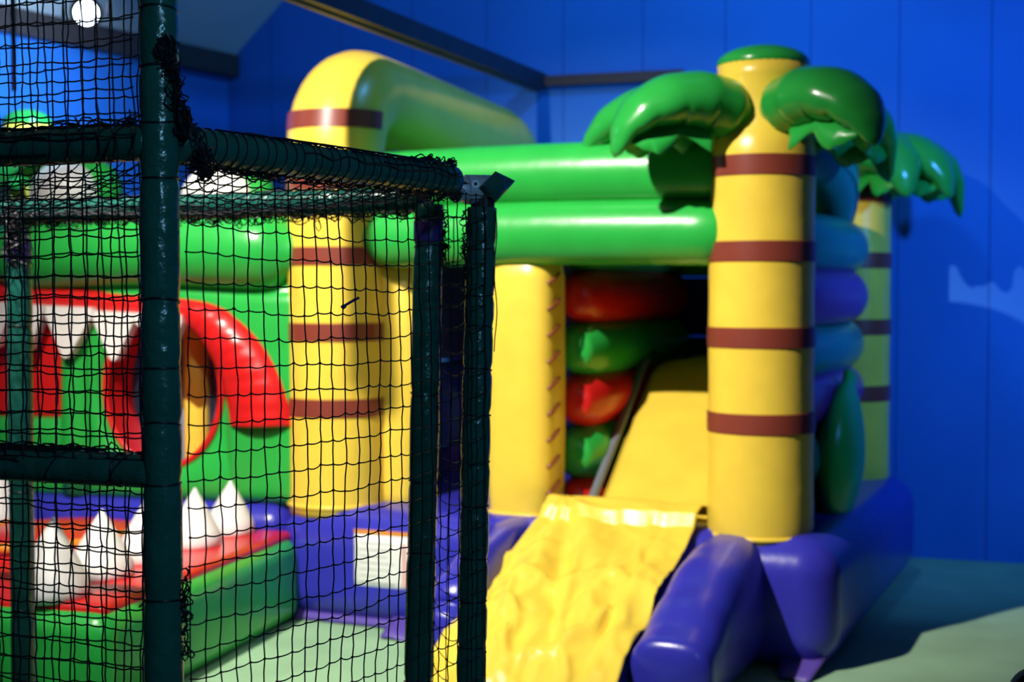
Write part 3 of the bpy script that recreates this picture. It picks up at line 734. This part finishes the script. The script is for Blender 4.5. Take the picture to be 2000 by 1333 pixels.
tangle(railR, A + zt + rdir * .05 + nrm * .02 + Vector((0, 0, .035)), A + zt + rdir * .10 + nrm * .03 + Vector((0, 0, -.055)), .020, 110, 32, .09, wild=.3)
tangle(railR, Cc + zt - rdir * .30 + Vector((0, 0, .038)), Cc + zt - rdir * .15 + Vector((0, 0, .034)), .006, 34, 33, .06, wild=.2)
tangle(railR, Cc + zt - rdir * .28 + Vector((0, 0, -.040)), Cc + zt - rdir * .13 + Vector((0, 0, -.045)), .016, 90, 34, .07, wild=.3)
tangle(railR, A + zt + rdir * .1 + Vector((0, 0, -.040)), Cc + zt - rdir * .3 + Vector((0, 0, -.042)), .008, 80, 36, .12, wild=.2)
tangle(railB, D + zr - bdir * .6 + Vector((0, 0, -.036)), B + zr + Vector((0, 0, -.036)), .014, 260, 35, .12, wild=.3)
tangle(railL, A + zt + LD * .05 + Vector((0, 0, .040)), A + zt + LD * 1.3 + Vector((0, 0, .040)), .003, 60, 37, .2, wild=.1)
tangle(railW, A + zl + LD * .05 + Vector((0, 0, .039)), A + zl + LD * 1.3 + Vector((0, 0, .039)), .003, 40, 38, .2, wild=.1)
tangle(postD, D + Vector((0, -.02, 1.90)), D + Vector((0, -.03, 1.76)), .034, 170, 39, .12, wild=.3)
tangle(postA, A + Vector((.044, -.004, 1.06)), A + Vector((.046, -.004, .90)), .004, 30, 40, .06, wild=.3)
tangle(postC, Cc + Vector((-.042, -.01, 1.85)), Cc + Vector((-.044, -.01, 1.66)), .005, 24, 41, .06, wild=.3)
tangle(postB, B + Vector((.042, -.01, 1.86)), B + Vector((.040, -.01, 1.72)), .006, 30, 42, .06, wild=.3)
# torn knot with a short violet cord end hanging on the right net
kp_ = A + rdir * .58 + nrm * .05; kp_ = Vector((kp_.x, kp_.y, zpx(582, kp_.y)))
mb = MB(); strand(mb, [kp_, kp_ + Vector((-.012, 0, -.006)), kp_ + Vector((-.036, 0, -.020))], .0032); knot(mb, kp_ + Vector((-.038, 0, -.022)), .008); mb.build('cord_end', 'violettie', frame)
# ---- steel corner clamp with flap
cz = Cc + Vector((0, 0, 1.918)); cl = MB()
ax = Vector((.90, .42, .02)).normalized(); h0 = cz - ax * .086; h1 = cz + ax * .036
cl.tube([h0, h0.lerp(h1, .03), h0.lerp(h1, .30), h0.lerp(h1, .33), h0.lerp(h1, .97), h1], [(.032, .032), (.034, .034), (.034, .034), (.0405, .0405), (.0405, .0405), (.038, .038)], 28)
clamp = cl.build('corner_clamp', 'steel', frame, angle=40, label='bare grey steel pipe clamp')
MB().tube([cz + Vector((.004, 0, -.058)), cz + Vector((.004, 0, .0))], .033, 22).build('clamp_socket', 'hole', clamp, angle=40)
o_ = Vector((.30, -.95, .05)).normalized()
for s_, zz in ((-.030, .010), (.012, .008)):
    p = cz + ax * s_ + o_ * .040 + Vector((0, 0, zz))
    MB().tube([p + o_ * -.006, p + o_ * .004], .0100, 16, up=(0, 0, 1)).build('screw_boss', 'steel', clamp, angle=40)
    MB().tube([p + o_ * .003, p + o_ * .0048], .0058, 12, up=(0, 0, 1)).build('screw_socket', 'hole', clamp, angle=40)
fp = [Vector((-.078, 3.815, 1.928)), Vector((-.046, 3.88, 1.966)), Vector((.008, 3.93, 1.944)), Vector((-.046, 3.86, 1.880))]
g = []
for i in range(9):
    u = i / 8; row = []
    for j in range(9):
        v = j / 8; p = fp[0].lerp(fp[1], v).lerp(fp[3].lerp(fp[2], v), u)
        row.append(p + o_ * .012 * math.sin(u * PI) * math.sin(v * PI))
    g.append(row)
MB().sheet(g, .003).build('padding_flap', 'pad', clamp)
g = [[Cc + Vector((.039 + .004 * math.sin(i), -.02 + .012 * q, z)) for q in (0, .5, 1)] for i, z in enumerate([1.86 - .035 * k_ for k_ in range(12)])]
MB().sheet(g, .003).build('padding_edge', 'pad', postC)

# ------------------------------------------------------------------ hanging blue spotlight
lamp = empty('spot_lamp', (-2.08, 7.0, 3.0), 0, 'bright blue-white spot lamp hanging under the sloping ceiling', 'lamp')
ax = (Vector((0, 0, 1.64)) - Vector((-2.08, 7.0, 3.0))).normalized()
MB().tube([ax * -.20, ax * -.17, ax * -.05, ax * .02], [.03, .06, .075, .08], 28).build('housing', 'black', lamp, angle=40)
MB().tube([ax * .012, ax * .021, ax * .026], [.058, .058, .045], 28).build('lens', 'lens', lamp)
MB().tube([(-.11, 0, -.02), (-.11, 0, .12), (0, 0, .17), (.11, 0, .12), (.11, 0, -.02)], .010, 8).build('yoke', 'black', lamp)
MB().tube([(0, 0, .17), (0, 0, roof_z(1.25) - 3.0 - .0)], .012, 8).build('drop_rod', 'black', lamp)
# thin cord hanging beside the lamp
cp = Vector((-2.44, 7.0, 0))
o = MB().tube([(cp.x, cp.y, 2.62), (cp.x + .004, cp.y, 3.0), (cp.x, cp.y, 3.70)], .012, 8).build('hanging_cord', 'black')
o['label'] = 'thin dark cord hanging left of the spot lamp'; o['category'] = 'cord'

# ------------------------------------------------------------------ chair at the right edge
ch = empty('chair', (1.345, 3.33, 0), 0, 'dark chair with pale piping at the right edge of the picture', 'chair')
bk = MB(); bk.rbox(-.225, .225, -.17, -.145, .42, .79, .010, 2); bk.v = []
bk.f = []
n = 8; ol = []
for cx, cz_, a0 in ((.165, .73, 0), (-.165, .73, 90), (-.165, .48, 180), (.165, .48, 270)):
    for i in range(n + 1):
        a = R(a0 + 90 * i / n); ol.append((cx + .06 * math.cos(a), cz_ + .06 * math.sin(a)))
bk.prism(ol, -.175, -.145); bk.build('backrest', 'seatblk', ch, angle=40)
MB().tube([(x, -.160, z) for x, z in ol], .008, 8, up=(0, 1, 0), closed=True).build('piping', 'piping', ch)
MB().rbox(-.22, .22, -.15, .26, .41, .46, .02, 3).build('seat', 'seatblk', ch)
for x in (-.19, .19):
    MB().tube([(x, -.16, 0), (x, -.155, .50)], .012, 10).build('leg', 'black', ch)
    MB().tube([(x, .23, 0), (x, .22, .42)], .012, 10).build('leg', 'black', ch)
